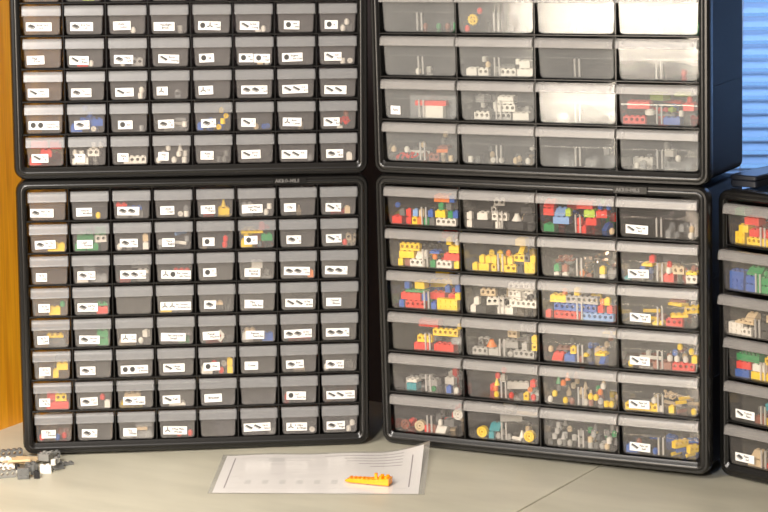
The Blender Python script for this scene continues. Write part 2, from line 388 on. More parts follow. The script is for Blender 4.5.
M_LL = cabinet_matrix(-.2758, .0794, .1153, .0064, -.0011, 0.0017)
M_RL = cabinet_matrix(.2208, .0044, -.4662, -.0143, .0166, .0036)
M_FR = cabinet_matrix(.6392, -.2607, -.82, -.0130, .0200, .0040)
M_UL = cabinet_matrix(-.2735, .0739, .1132, .0064, -.0011, .4074)
M_UR = cabinet_matrix(.2136, .0022, -.4583, -.0143, .0166, .4085)
_, D_LL = build_cabinet(M_LL, 8, 8, 'black cabinet of sixty-four small clear labelled drawers, lower left on the table', .1385, labels=LLL)
_, D_UL = build_cabinet(M_UL, 8, 8, 'black cabinet of small clear drawers stacked on top at the left', .1385, labels=ULL)
_, D_RL = build_cabinet(M_RL, 4, 6, 'black cabinet of wide clear drawers full of coloured bricks, standing on the table', .1425, labels=RLL)
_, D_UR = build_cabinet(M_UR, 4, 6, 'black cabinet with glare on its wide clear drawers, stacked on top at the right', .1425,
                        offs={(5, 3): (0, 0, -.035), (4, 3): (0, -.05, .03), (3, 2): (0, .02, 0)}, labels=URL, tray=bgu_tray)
_, D_FR = build_cabinet(M_FR, 4, 6, 'black cabinet of wide clear drawers cut off by the right edge of the photo', .1425,
                        offs={**{(r, c): (.0042, 0, 0) for r in range(1, 7) for c in range(1, 5)}, (2, 1): (.015, 0, 0), (3, 1): (.017, 0, 0), (4, 1): (.006, 0, 0)}, labels=FRL)

# ------------------------------------------------------------------ toy bricks and other pieces
U = .008
def brick_bm(nx, ny, h):
    bm = bmesh.new(); w, d, t = nx * U - .0002, ny * U - .0002, .0013
    O = [(-w / 2, -d / 2), (w / 2, -d / 2), (w / 2, d / 2), (-w / 2, d / 2)]; I = [(x * (w / 2 - t) / (w / 2), y * (d / 2 - t) / (d / 2)) for x, y in O]
    a = [bm.verts.new((x, y, 0)) for x, y in O]; b = [bm.verts.new((x, y, h)) for x, y in O]
    c = [bm.verts.new((x, y, 0)) for x, y in I]; e = [bm.verts.new((x, y, h - .001)) for x, y in I]
    for i in range(4):
        j = (i + 1) % 4
        bm.faces.new((a[i], a[j], b[j], b[i])); bm.faces.new((c[i], c[j], e[j], e[i])); bm.faces.new((a[i], a[j], c[j], c[i]))
    bm.faces.new(b); bm.faces.new(e)
    for i in range(nx):
        for j in range(ny):
            cyl(bm, .00245, h - .0001, h + .0017, 10, Matrix.Translation(((i - (nx - 1) / 2) * U, (j - (ny - 1) / 2) * U, 0)))
    if ny > 1:
        for i in range(nx - 1):
            for j in range(ny - 1): tubeb(bm, .0032, .0024, .0003, h - .001, 10, Matrix.Translation(((i + 1 - nx / 2) * U, (j + 1 - ny / 2) * U, 0)))
    return bm

def tech_bm(n, h=.0096):
    """a beam brick with round holes through its long sides"""
    bm = bmesh.new(); w, d = n * U - .0002, U - .0002; r = .0025; hz = .0056; seg = 12
    def side(y):
        hol = []
        for i in range(n):
            cx = (i - (n - 1) / 2) * U; x0 = -w / 2 if i == 0 else cx - U / 2; x1 = w / 2 if i == n - 1 else cx + U / 2
            ring = [bm.verts.new((cx + r * math.cos(2 * PI * k / seg), y, hz + r * math.sin(2 * PI * k / seg))) for k in range(seg)]
            sq = []
            for k in range(seg):
                a = 2 * PI * k / seg; c, s = math.cos(a), math.sin(a)
                tx = ((x1 - cx) / c if c > 1e-6 else (x0 - cx) / c if c < -1e-6 else 9); tz = ((h - hz) / s if s > 1e-6 else (0 - hz) / s if s < -1e-6 else 9)
                t = min(tx, tz); sq.append(bm.verts.new((cx + t * c, y, hz + t * s)))
            for k in range(seg): bm.faces.new((ring[k], ring[(k + 1) % seg], sq[(k + 1) % seg], sq[k]))
            # missing corners of the square cell
            for q, (X, Z) in zip((1, 4, 7, 10), ((x1, h), (x0, h), (x0, 0), (x1, 0))):
                bm.faces.new((sq[q], bm.verts.new((X, y, Z)), sq[(q + 1) % seg]))
            hol.append(ring)
        return hol
    A = side(-d / 2); B = side(d / 2)
    for p, q in zip(A, B):
        for k in range(seg): bm.faces.new((p[k], p[(k + 1) % seg], q[(k + 1) % seg], q[k]))
    for z in (0, h): bm.faces.new([bm.verts.new(v) for v in ((-w / 2, -d / 2, z), (w / 2, -d / 2, z), (w / 2, d / 2, z), (-w / 2, d / 2, z))])
    for x in (-w / 2, w / 2): bm.faces.new([bm.verts.new(v) for v in ((x, -d / 2, 0), (x, -d / 2, h), (x, d / 2, h), (x, d / 2, 0))])
    for i in range(n): cyl(bm, .00245, h, h + .0017, 10, Matrix.Translation(((i - (n - 1) / 2) * U, 0, 0)))
    return bm

def slope_bm(nx):
    bm = bmesh.new(); w = nx * U - .0002; h = .0096
    P = [(-.0079, 0), (.0079, 0), (.0079, h), (.0003, h), (-.0079, .0018)]
    a = [bm.verts.new((-w / 2, y, z)) for y, z in P]; b = [bm.verts.new((w / 2, y, z)) for y, z in P]
    bm.faces.new(a); bm.faces.new(b)
    for i in range(5): bm.faces.new((a[i], a[(i + 1) % 5], b[(i + 1) % 5], b[i]))
    for i in range(nx): cyl(bm, .00245, h, h + .0017, 10, Matrix.Translation(((i - (nx - 1) / 2) * U, .004, 0)))
    return bm

RX = Matrix.Rotation(PI / 2, 4, 'X')
def piece_bm(kind, n, m):
    """returns bmesh with its base at z=0"""
    if kind == 'B': return brick_bm(n, m, .0096)
    if kind == 'P': return brick_bm(n, m, .0032)
    if kind == 'I':
        bm = bmesh.new(); box(bm, -n * .004, n * .004, -m * .004, m * .004, 0, .0032); return bm
    if kind == 'F':
        bm = brick_bm(n, 2, .0096); bm.transform(Matrix.Translation((0, .0048, m * .0 + .0079)) @ RX); return bm
    if kind == 'T': return tech_bm(n)
    if kind == 'S': return slope_bm(n)
    if kind == 'E':                                     # bare axle or bar lying along the drawer
        bm = bmesh.new()
        M = Matrix.Translation((0, 0, .0024)) @ Matrix.Rotation(PI / 2, 4, 'Y')
        L = n * U / 2
        box(bm, -.0008, .0008, -.0024, .0024, -L, L, M=M); box(bm, -.0024, .0024, -.0008, .0008, -L, L, M=M)
        return bm
    if kind == 'R':                                     # rounded beam with studs in a row
        bm = tech_bm(n); return bm
    bm = bmesh.new(); r = n * U / 2
    if kind == 'D':                                     # wheel with tyre, standing on its tread
        M = Matrix.Translation((0, 0, r)) @ RX
        tubeb(bm, r, r * .62, -.004, .004, 20, M); tubeb(bm, r * .5, r * .2, -.003, .003, 16, M)
        for k in range(5): box(bm, r * .3, r * .66, -.0008, .0008, -.002, .002, M=M @ Matrix.Rotation(k * 2 * PI / 5, 4, 'Z'))
    elif kind == 'G':                                   # gear, leaning upright
        M = Matrix.Translation((0, 0, r)) @ RX
        tubeb(bm, r * .84, r * .6, -.0019, .0019, 20, M); tubeb(bm, r * .34, r * .2, -.0025, .0025, 12, M)
        for k in range(12): box(bm, r * .8, r, -r * .08, r * .08, -.0019, .0019, M=M @ Matrix.Rotation(k * PI / 6, 4, 'Z'))
        for k in range(4): box(bm, r * .3, r * .65, -.0009, .0009, -.0012, .0012, M=M @ Matrix.Rotation(k * PI / 2, 4, 'Z'))
    elif kind == 'C':                                   # small round brick
        cyl(bm, r * .95, .0012, .0068, 12); cyl(bm, r * .7, 0, .0012, 12); cyl(bm, r * .55, .0068, .0085, 10)
    elif kind == 'K':                                   # cone
        cyl(bm, r, 0, .0085, 14, r2=r * .4); cyl(bm, r * .42, .0085, .0102, 10)
    elif kind == 'O':                                   # egg-shaped shell
        bmesh.ops.create_icosphere(bm, subdivisions=2, radius=1, matrix=Matrix.Translation((0, 0, r * 1.25)) @ Matrix.Diagonal((r, r * .8, r * 1.25, 1)))
    elif kind == 'X':                                   # linked chain, tangled
        rr = random.Random(n * 7 + m); p = Vector((-r, 0, .003)); pts = []
        for k in range(26):
            a = k * .9 + m; pts.append((-r + 2 * r * k / 25 + .002 * math.sin(a * 1.7), .005 * math.sin(a * 1.1), .0045 + .0032 * math.cos(a) * (1 + .5 * math.sin(k))))
        zmin = min(q[2] for q in pts) - .0012
        pathtube(bm, [(a, b, c - zmin) for a, b, c in pts], .0011, 6)
        for k in range(2, 25, 4): tubeb(bm, .0024, .0014, -.0007, .0007, 10, Matrix.Translation((pts[k][0], pts[k][1], pts[k][2] - zmin + .0008)) @ Matrix.Rotation(k, 4, 'X'))
        z = min(v.co.z for v in bm.verts); bm.transform(Matrix.Translation((0, 0, -z)))
    elif kind == 'J':                                   # small joint: collar with a pin across
        tubeb(bm, .0036, .0024, 0, .0078, 12); cyl(bm, .0023, -.0075, .0, 10, Matrix.Translation((0, 0, .0039)) @ RX)
    elif kind == 'V':                                   # angled chevron panel
        for s in (-1, 1): box(bm, 0, .010, -.001, .001, -.0022, .0022, M=Matrix.Translation((0, 0, .0085)) @ Matrix.Rotation(s * .9, 4, 'Y') @ Matrix.Translation((-.010, 0, 0)))
        z = min(v.co.z for v in bm.verts); bm.transform(Matrix.Translation((0, 0, -z)))
    elif kind == 'Q':                                   # small carton
        box(bm, -n * .004, n * .004, -.005, .005, 0, m * .001); box(bm, -n * .004 + .001, n * .004 - .001, -.0053, -.005, m * .0005 - .0003, m * .0005 + .0003)
    elif kind == 'A':                                   # flat packet
        box(bm, -n * .004, n * .004, -.0012, .0012, 0, m * .001)
        box(bm, -n * .004 + .002, n * .004 - .002, -.0016, -.0012, m * .001 * .55, m * .001 - .001)
    return bm

KNAME = dict(B=('brick', 'brick'), P=('plate', 'plate'), I=('tile', 'smooth tile'), F=('brick', 'brick lying on its side'), T=('beam_brick', 'holed beam'), S=('slope_brick', 'sloped brick'), E=('axle', 'axle'),
             R=('beam', 'slanting beam'), D=('wheel', 'wheel'), G=('gear', 'gear'), C=('round_brick', 'round brick'), K=('cone_brick', 'cone brick'), O=('shell', 'egg-shaped shell'),
             X=('chain', 'tangled chain'), J=('joint', 'joint piece'), V=('chevron_panel', 'chevron panel'), A=('packet', 'flat packet'), Q=('carton', 'small carton'))
KCAT = dict(B='toy brick', P='toy brick', I='toy brick', F='toy brick', T='toy brick', S='toy brick', E='axle', R='toy beam', D='wheel', G='gear', C='toy brick', K='cone', O='shell', X='chain', J='joint', V='panel', A='packet', Q='box')
_pc = {}
def piece_mesh(kind, n, m, col):
    k = (kind, n, m, col)
    if k not in _pc:
        bm = piece_bm(kind, n, m)
        mat = CHROME if col == 'h' else PM[col]
        me = mesh_of(bm, KNAME[kind][0], mat, 40)
        xs = [v.co for v in me.vertices]
        bb = tuple((min(v[i] for v in xs), max(v[i] for v in xs)) for i in range(3))
        _pc[k] = (me, bb)
    return _pc[k]

ORD = ['first', 'second', 'third', 'fourth', 'fifth', 'sixth', 'seventh', 'eighth']
placed = []       # (object, description key, drawer key, x)
class Heap:
    """drops pieces one after another into one drawer, each onto what lies under it"""
    def __init__(s, M, S, key): s.M, s.S, s.key, s.items = M, S, key, []
    def drop(s, col, kind, n, m, x, y=None, yaw=0, y_off=0):
        S = s.S; me, bb = piece_mesh(kind, n, m, col)
        c, q = math.cos(yaw), math.sin(yaw)
        pts = [(X * c - Y * q, X * q + Y * c) for X in bb[0] for Y in bb[1]]
        ax0, ax1 = min(p[0] for p in pts), max(p[0] for p in pts); ay0, ay1 = min(p[1] for p in pts), max(p[1] for p in pts)
        lim = S['wb'] / 2 - .0024
        if ax1 - ax0 > 2 * lim or ay1 - ay0 > S['d'] - .012: return None
        x = min(max(x, -lim - ax0), lim - ax1)
        front = .0016 + S['tilt'] * S['h'] + (.0026 if S is BG else .0002)
        if y is None: y = front - ay0 + y_off
        y = min(max(y, front - ay0), S['d'] - .003 - ay1)
        x0, x1, y0, y1 = x + ax0, x + ax1, y + ay0, y + ay1; g = .0002
        z = .0013
        for (a0, a1, b0, b1, top) in s.items:
            if x0 < a1 - g and x1 > a0 + g and y0 < b1 - g and y1 > b0 + g: z = max(z, top + .0001)
        h = bb[2][1]
        if z + h > S['h'] - .001: return None
        s.items.append((x0, x1, y0, y1, z + h - (.0017 if kind in 'BPTS' else 0) + (.0017 if kind in 'BPTS' else 0)))
        o = linkm(KNAME[kind][0], me); o.matrix_world = s.M @ Matrix.Translation((x, y, z)) @ Matrix.Rotation(yaw, 4, 'Z')
        size = ''
        if kind in 'BTPR': size = 'single-stud ' if n == 1 else 'long ' if n >= 5 else 'short ' if n == 2 else ''
        if kind in 'DG': size = 'large ' if n >= 2 else 'small '
        cn = 'chrome' if col == 'h' else PCOL[col][0]
        if kind == 'A': size = 'tall ' if m > 20 else 'low '
        placed.append((o, f"{size}{cn} {KNAME[kind][1]}", s.key, x, z, KCAT[kind]))
        return o

def fill(D, S, keyf, spec, px0, pxmm, seed=3, filler=None):
    """spec: 'col kind x0 x1 [opts]' in the order the pieces were dropped; x in reading units of the drawer front"""
    for (r, c), txt in spec.items():
        H = Heap(D[(r, c)], S, keyf(r, c)); rr = random.Random(seed + r * 31 + c * 7)
        for e in [q.split() for q in txt.split(';') if q.strip()]:
            if e[0] == '*':                            # '* cols count depth0 depth1 kinds': loose pieces further back
                cols, cnt, d0, d1 = e[1], int(e[2]), float(e[3]) / 1000, float(e[4]) / 1000; kinds = e[5] if len(e) > 5 else 'BBPTC'
                for k in range(cnt):
                    kd = rr.choice(kinds); n = rr.choice((1, 2, 2, 3, 4)) if kd in 'BPT' else 1
                    if kd == 'E': n = rr.choice((2, 3, 4))
                    H.drop(rr.choice(cols), kd, n, 2 if kd in 'BP' and n > 1 and rr.random() < .6 else 1, rr.uniform(-.5, .5) * (S['wb'] - .02), rr.uniform(d0, d1), rr.uniform(-.5, .5))
                continue
            col, kd = e[0], e[1]; a, b = float(e[2]), float(e[3])
            wmm = (b - a) / pxmm; n = max(1, round(wmm / 8)); m = 2 if kd in 'BP' and n > 1 else 1
            yaw = rr.uniform(-.04, .04); yo = 0
            if kd == 'E': n = max(2, n)
            for o in e[4:]:
                if o[0] == 'm': m = int(o[1:])
                if o[0] == 'n': n = int(o[1:])
                if o[0] == 'q': yaw = math.radians(float(o[1:]))
                if o[0] == 'd': yo = float(o[1:]) / 1000
            x = ((a + b) / 2 - px0) / pxmm / 1000 - S['wb'] / 2
            H.drop(col, kd, n, m, x, yaw=yaw, y_off=yo)

dkey = lambda cab: (lambda r, c: (cab, r, c))
RLC = {
 (1,1): 'r B 85 160;n B 165 220;r B 228 280;y T 282 335;o B 337 375;g B 400 440;n B 445 500;w T 510 700;b G 122 176;r B 225 285;c B 290 345;t B 355 396;b B 430 490;y B 500 605;g B 612 680;b B 690 735;g B 530 592;n B 610 660;o B 505 630;b B 640 690;* rbygnkw 9 30 90 BBPC',
 (1,2): 'w B 85 145 m1;k B 160 330;w B 350 410 m1;k B 480 600;k B 610 700;w B 90 140 m1;w B 180 295;w T 315 470 d1;w K 490 580;k B 590 690;* kkwktn 12 30 95 BBTS',
 (1,3): 'g B 80 155;c B 170 330;r B 385 470;r B 475 555;r B 560 655;t C 665 715;r B 80 175;c S 190 290;r B 385 445;l B 450 550;b C 560 625;b C 640 690;r S 100 190;l B 280 350;r B 380 540;g C 590 640;r B 655 715;g B 160 290;* rgrbl 9 35 95 BBS',
 (1,4): 'z B 440 510;z C 530 565;w C 640 690;z B 560 620;t C 655 690;* zw 4 40 90 BC',
 (2,1): 'y B 135 195;p B 200 260;w T 262 385;g B 440 500;w T 505 645;y B 665 720;y B 145 300;w S 315 395;o C 460 505;r B 585 710;b P 445 530;y T 170 340;y B 620 720;y B 590 660;w C 680 715;* rbykn 9 35 95 BBPT',
 (2,2): 'y B 135 195 m1;y B 200 290;y T 320 360;y B 405 445;y T 450 540;k B 550 605;y F 615 705;y B 205 255;y B 262 310;y B 320 360;y B 405 445;y B 460 515;y T 530 610;n T 615 665;y B 680 740;y S 570 605;y B 540 630;o C 440 495;* yyyyno 12 32 95 BBST',
 (2,3): 'w P 168 228;g B 170 230;w P 245 300;p B 245 300;o C 400 440;p P 450 520;w P 580 625;y B 580 625;p X 190 330;h X 350 470 d14 m3;h X 520 690 d6 m5;h X 540 690 d8 m2;h X 340 480 d22 m7;* pah 4 40 90 PX',
 (2,4): 'm P 90 150;n B 150 260;r B 430 515;t T 515 605;w T 635 715;b C 225 265;y P 255 330;r B 300 370;w C 450 490;y P 620 730;r C 455 500;p C 655 710;* krtbnm 8 30 90 BPC',
 (3,1): 'b B 135 185;r T 200 385;b B 440 490;y F 495 680;y B 700 745;r B 155 345;b B 360 400;b B 695 745;b B 440 570 d12;r B 570 670 d12;g P 205 380;b B 195 240;y B 270 385 d4;r B 390 540 d14;b B 530 590 d14;r B 655 720 d14;* rbybg 8 40 95 BB',
 (3,2): 'w B 110 165 m1;k B 170 250;w B 365 500;w T 500 715;w B 140 200 m1;w R 240 400 q24;w B 530 580 m1;k D 590 720 n1;t T 190 320 d9;w T 440 600 d9;w T 440 670 d9;w R 450 670 d9;* kwktn 8 35 95 BBT',
 (3,3): 'r B 90 155;r T 165 410;c T 415 700;b T 175 360;b T 365 545;r B 550 620;r B 635 695;y B 150 270;a T 280 560;y B 615 670;y B 345 410;o C 240 290;o C 575 620;* yoytnr 8 32 95 BTC',
 (3,4): 'y P 340 420 n2;r T 445 600;y P 460 620 q25;y R 580 720 q35 d9;y P 470 600 q-20;p P 460 620 d6;* yptn 6 30 90 PPE',
 (4,1): 'r B 275 400;r B 450 650;z B 660 735;y T 300 440;y T 445 690;y C 695 745;r B 320 490 d2;r B 500 690 d2;* zw 3 40 90 B',
 (4,2): 'a T 130 260;a B 265 380;a D 445 500 n1;a T 505 690;y T 705 750;n T 170 240;o K 245 325;a B 570 640;n J 600 660;y B 705 750;* aanat 14 22 90 BPTJ',
 (4,3): 'r S 135 250;b B 260 350;p C 380 420;b S 560 620;y P 415 470;y T 300 370;t C 110 150;y P 530 620;* tapbyn 12 26 90 BPCJ',
 (4,4): 'y C 125 160;p B 330 400;p B 410 490;r T 500 700;y B 705 745 m1;w C 460 500;w C 520 560;w C 590 640;b C 500 550;y C 555 580;y C 650 680;* ptnyw 9 26 80 PCJE',
 (5,1): 'm B 200 280;g G 425 465 n1;b B 565 620;w C 625 690;w P 205 280;a B 100 190 d30;a B 300 400 d30;r B 455 520 d60;r B 460 520 d60;* zzwa 5 50 100 BP',
 (5,2): 'y C 290 360;r C 435 490;n D 515 585 n1;y T 590 620;r C 640 690;o C 285 350;y K 310 350;o G 620 660;r C 320 360;r B 645 690;* npowr 9 30 90 CJPB',
 (5,3): 'w C 80 130;y C 140 180;n J 180 220;y C 230 280;p C 290 340;n C 370 410;w C 415 460;p J 470 500;y C 510 545;o C 545 590;y J 600 640;y C 640 690;o C 215 260;o K 255 300;y C 460 500;w C 575 610;* ypowgnt 22 16 80 CJK',
 (5,4): 'y T 80 360;w C 380 420;y B 470 520 m1;p E 540 600 q60;y C 660 700;w C 330 350;y E 500 610 q40 d4;y E 520 620 q50 d10;t X 420 495 d8 m4;* tny 5 30 90 EP',
 (6,1): 'p G 120 205 n2;t D 255 350 n2;r B 350 400;w S 455 545;n B 550 625;w D 640 710 n2;p B 410 450;w C 470 520;* prtwn 12 26 90 CBJS',
 (6,2): 'y D 145 240 n2;m B 255 305;a C 310 370;w E 455 560 q-15;a J 420 450;y D 575 680 n2;m S 265 350;w K 530 580;* namagt 10 26 80 JCBE',
 (6,3): 'n J 90 130;a J 135 175;a C 180 220;n J 225 270;a C 275 310;a J 315 350;n C 410 450;a J 455 500;n J 505 550;t C 600 650;w J 620 665;a C 560 600;a J 160 200;a K 210 260;t J 450 500;a C 480 530;* anatnag 24 14 80 JCKJ',
 (6,4): 'b B 90 170;b C 320 370;y E 470 560 q62;b E 530 580 q62;y E 590 690 q62;p C 180 230;y T 470 600 q58 d4;y T 600 700 q58 d4;* bpkb 7 30 90 BPE'}
fill(D_RL, BG, dkey('RL'), RLC, 82, 5.85)
FRC = {
 (1,1): 'y F 100 185;y T 200 305;y B 310 410;y B 420 560;y B 140 210;r B 215 290;r B 310 430;r B 435 560;r B 190 280;g B 120 180;* ryrg 5 30 80 B',
 (2,1): 'b F 105 200;b B 225 300;g B 305 395;g B 400 475;p B 480 560;b B 225 300;g B 305 395;b B 480 560;b B 110 210;g S 240 330;g C 350 390;* bgbn 4 30 80 B',
 (3,1): 'w F 90 200;w T 205 270;k B 290 390;t C 400 440;o T 525 600;t P 150 290;k B 300 400;t S 220 290;t T 390 480;* kktw 6 30 90 BT',
 (4,1): 'b B 110 215;y B 225 405;n B 410 480;r B 115 230;w B 235 350;r B 365 480;g B 110 300;y T 335 365;r B 370 480;l B 490 600;* rygb 4 32 80 B',
 (5,1): 'y T 340 480;p B 250 330;y C 420 480;m B 340 430;r B 480 540;p B 500 560;* pryn 5 30 80 BP',
 (6,1): 't B 205 300;p C 380 420;w C 480 530;t S 215 300;r C 330 370;* pntn 5 28 80 BC'}
fill(D_FR, BG, dkey('FR'), FRC, 85, 4.35)
URC = {
 (6,1): 'r X 95 215 n4 m2;t C 70 100;w C 150 175;p T 300 350;o E 335 400 q20;t J 400 440;p P 330 400 d8;* ptnw 7 24 90 JEC',
 (5,1): 'w Q 275 380 n4 m17;r Q 225 400 n6 m7;z A 195 450 n10 m30 d16;t A 300 390 n4 m33 d18',
 (6,2): 'w J 75 110;n C 120 150;w G 205 245 n1;w G 255 290 n1;t C 330 370;w C 400 440;* ktnw 9 24 90 CJP',
 (5,2): 'w T 115 215;a T 245 330;w B 340 430;w T 240 350;w B 250 350;* aznw 9 30 90 BJ',
 (4,2): 'w B 80 150;w T 155 210;t C 185 225;w T 275 370;w B 380 460;n P 280 360;w B 385 450;w J 350 400;* wntw 6 28 80 BJ',
 (4,1): 'w C 228 250;w J 240 260 d30', (3,1): 'p C 225 250 d30;g C 300 330 d30;p C 340 380 d34;g B 400 440 d30',
 (3,2): 'r C 75 110;y G 105 150 n2;r C 150 180;n J 330 360;n C 400 430;* nzn 4 40 90 CJ',
 (6,3): 'z B 160 210;z J 215 240;z B 300 360;* zza 6 30 90 BJ', (6,4): 'w J 120 150;z B 150 190;z T 280 370;w C 340 370;z B 380 430;* zwa 6 28 90 BJP',
 (5,4): 'r T 60 180;w C 180 230;b B 285 370;w J 350 400;r B 390 445;r B 90 200 d4;n P 260 340;r C 400 440;l P 340 430;* bnrgl 9 28 90 BPC',
 (5,3): 'z B 110 160 d30;w T 380 430 d40', (4,4): 'r C 320 360 d40', (3,4): 'g B 370 440 d40;z B 330 380 d60', (3,3): 't B 330 380 d40'}
fill(D_UR, BG, dkey('UR'), URC, 60, 3.7)
# small drawers: x given in percent of the drawer width
LLC = {
 (1,2): 'y C 65 80', (1,3): 'n B 10 40;n B 50 80;b P 10 85 n4;r P 5 30', (1,4): 'w G 60 80 n1;w J 80 95;z C 85 95', (1,5): 'y B 60 90 d9;r P 20 45 d12;y K 65 85 d10', (1,6): 'w C 70 85;w J 80 97;a B 10 40 d14;a P 12 38 d14',
 (1,7): 't K 50 64 d20', (1,8): 't B 68 85;r P 30 80 d10;n B 20 60 d10',
 (2,1): 'y S 50 90', (2,2): 'g B 3 35;g B 40 70;w T 65 97 q12;g B 10 60 d9;g S 60 95;g B 50 90 d10;* ggg 5 24 80 BS', (2,3): 'w B 80 95 m1;w C 5 15;t B 80 95 m1;w J 30 50 d12', (2,4): 'z E 5 50 q40;w E 30 90 q-35;z J 80 95;a C 5 14;c E 50 90 q50 d6',
 (2,5): 'r C 65 88;r C 68 90;t C 10 30 d20', (2,6): 'y B 5 30;y C 15 26;n C 50 66;g B 72 98;y P 8 60 n4;r B 55 75;r P 60 85 d9;* yoy 3 26 70 B', (2,8): 'r C 60 76;t T 80 96 d40',
 (3,2): 'z B 50 90;w P 10 40;z S 30 60', (3,3): 'n B 70 95;w P 70 95;r P 10 45 n2 d16;n B 50 90 d16', (3,4): 'k B 55 95;k P 10 40;r P 55 95 n3', (3,6): 't B 30 60 d16;n P 65 95;w B 35 70 d20;n J 70 90', (3,7): 'o B 85 100', (3,8): 'n P 20 80 d5',
 (4,1): 'y S 48 75;g C 78 90', (4,2): 'r B 66 98;g P 70 95', (4,4): 'y B 10 38;n E 40 90', (4,5): 'k C 60 72;k J 75 90;t P 40 65;k J 80 95 d8', (4,6): ';n P 45 70 d10',
 (5,1): 'n B 40 90 d10;y P 35 85 d6', (5,2): 'g B 70 97;g B 70 97', (5,3): 'w O 55 80 n1;w T 80 98 q55;t P 5 50 d12', (5,4): 'g S 60 85 d4;n P 50 90', (5,5): 'w V 58 78;k B 80 98;k J 70 80 d12;r P 20 65 n3 d18', (5,6): 'b S 74 98;w B 5 35 d10;t P 10 45 d10', (5,7): 'r P 20 90 n4 d10',
 (6,1): 'y S 50 68;y B 66 90;w P 8 30;n C 60 70 d10', (6,5): 'w B 5 30;r C 56 68;a D 55 85 n1 d7;y B 78 95 m1;y B 78 95 m1;r P 35 50 d12', (6,7): 't P 40 65 d8', (6,8): 'w C 5 18 d4;n B 60 90 d12',
 (7,1): 'r B 40 97;y T 55 90;r B 36 60 d9', (7,2): 'w B 80 98 m1;r C 62 84', (7,3): 'y P 5 60 n4 d12;t B 20 60 d20', (7,4): 'w P 30 70 n3', (7,7): 'r C 8 24 d12;p C 10 24 d26',
 (8,1): 'b C 52 66;r C 8 20;p B 60 90 d16;r C 72 84 d8', (8,3): 'z B 50 95;t P 50 80;z S 50 90;z P 10 40', (8,4): 'r C 84 96;r C 50 60', (8,6): 'n J 84 96', (8,7): 'w G 78 96 n1', (8,8): 'w J 70 82;w C 82 96;n C 60 72'}
fill(D_LL, SM, dkey('LL'), LLC, 0, 100 / 50.5)
ULC = {
 (8,1): 'r B 3 35;r B 38 65;r B 66 97;r B 5 60 d9;r C 62 78 d9;r B 70 97 d9;* rrr 3 26 70 B', (8,2): 'w J 5 18;w B 20 50;w T 52 80;w C 82 95;w J 25 40;w J 60 75;w J 78 92;w C 8 20 d8;* www 6 18 60 JC', (8,3): 'w T 30 97 n4;w J 82 96 d12',
 (8,4): 'w C 5 18;w C 20 32;w C 34 46;w C 50 62;w C 64 76;w J 78 92;w J 86 97 d9;w K 68 80 d8', (8,5): 'n J 60 72;n C 76 86;n J 86 96', (8,8): 'w B 72 92', (8,7): 'z C 84 96',
 (7,1): 'n B 40 90 d20', (7,2): 'b B 3 32;b J 36 50;w G 60 76 n1;b B 72 97;b J 52 66 d9;* bbb 5 18 70 BJ', (7,3): 'z J 76 92', (7,4): 'z E 50 90 q40;w J 84 95;z E 60 95 q-30;* zw 3 20 60 E', (7,5): 'b B 3 20;y G 58 72 n1;y J 72 82;y G 82 97 n1;y C 68 80;b J 30 44 d6;b J 80 92 d10;* bby 4 18 60 JC', (7,6): 'b G 68 84 n1;b G 80 96 n1 d5;t C 50 58;n B 8 50 d20', (7,7): 't J 60 72 d20', (7,8): 'w P 45 65;r X 50 84 n2 m3;p C 70 80 d4',
 (6,3): 'w J 76 90;w C 88 96', (6,4): 'z T 60 80 d10', (5,2): 'r P 25 60;w C 60 72', (5,3): 'a T 60 90 d6;w C 30 40', (5,6): 't P 58 74;w P 30 55 n2;w C 80 90', (5,8): 'w J 60 72;w G 80 96 n1',
 (4,3): 'n C 60 75 d10;w C 62 70', (4,4): 'w J 72 90 d30', (4,6): 'w P 55 70;w C 74 82', (4,8): 'w C 62 70;n B 50 90 d16;w C 74 82 d4', (3,2): 'l B 45 80;l P 45 80', (3,4): 'w C 30 40;n C 60 70'}
fill(D_UL, SM, dkey('UL'), ULC, 0, 100 / 50.5)

# every loose piece gets its own description
CABN = dict(LL='lower left cabinet', UL='upper left cabinet', RL='lower right cabinet', UR='upper right cabinet', FR='far right cabinet')
def where(key):
    cab, r, c = key
    col = {1: 'first', 2: 'second', 3: 'third', 4: 'fourth', 5: 'fifth', 6: 'sixth', 7: 'seventh', 8: 'eighth'}[c]
    if cab in 'ULUR' and cab[0] == 'U':
        n = (8 if cab == 'UL' else 6) + 1 - r
        row = 'bottom row' if n == 1 else ORD[n - 1] + ' row up'
    else:
        n = 8 if cab == 'LL' else 6
        row = 'top row' if r == 1 else 'bottom row' if r == n else ORD[r - 1] + ' row'
    return f"{col} drawer, {row}, {CABN[cab]}"
byk = {}
for e in placed: byk.setdefault((e[1], e[2]), []).append(e)
for (desc, key), L in byk.items():
    L.sort(key=lambda e: (round(e[3] / .006), e[4]))
    n = len(L)
    for i, (o, _, _, x, z, cat) in enumerate(L):
        if n == 1: lab = f"{desc} in {where(key)}"
        elif n == 2: lab = f"{('left', 'right')[i]} {desc} in {where(key)}"
        elif n == 3: lab = f"{('left', 'middle', 'right')[i]} {desc} in {where(key)}"
        elif n <= 5:
            pos = (['leftmost', 'second-left', 'middle', 'second-right', 'rightmost'] if n == 5 else ['leftmost', 'second-left', 'second-right', 'rightmost'])[i]
            lab = f"{pos} {desc} in {where(key)}"
        else: lab = f"{desc}, one of several in {where(key)}"
        tag(o, lab, cat, f"{desc}s in {where(key)}" if n > 1 else None)

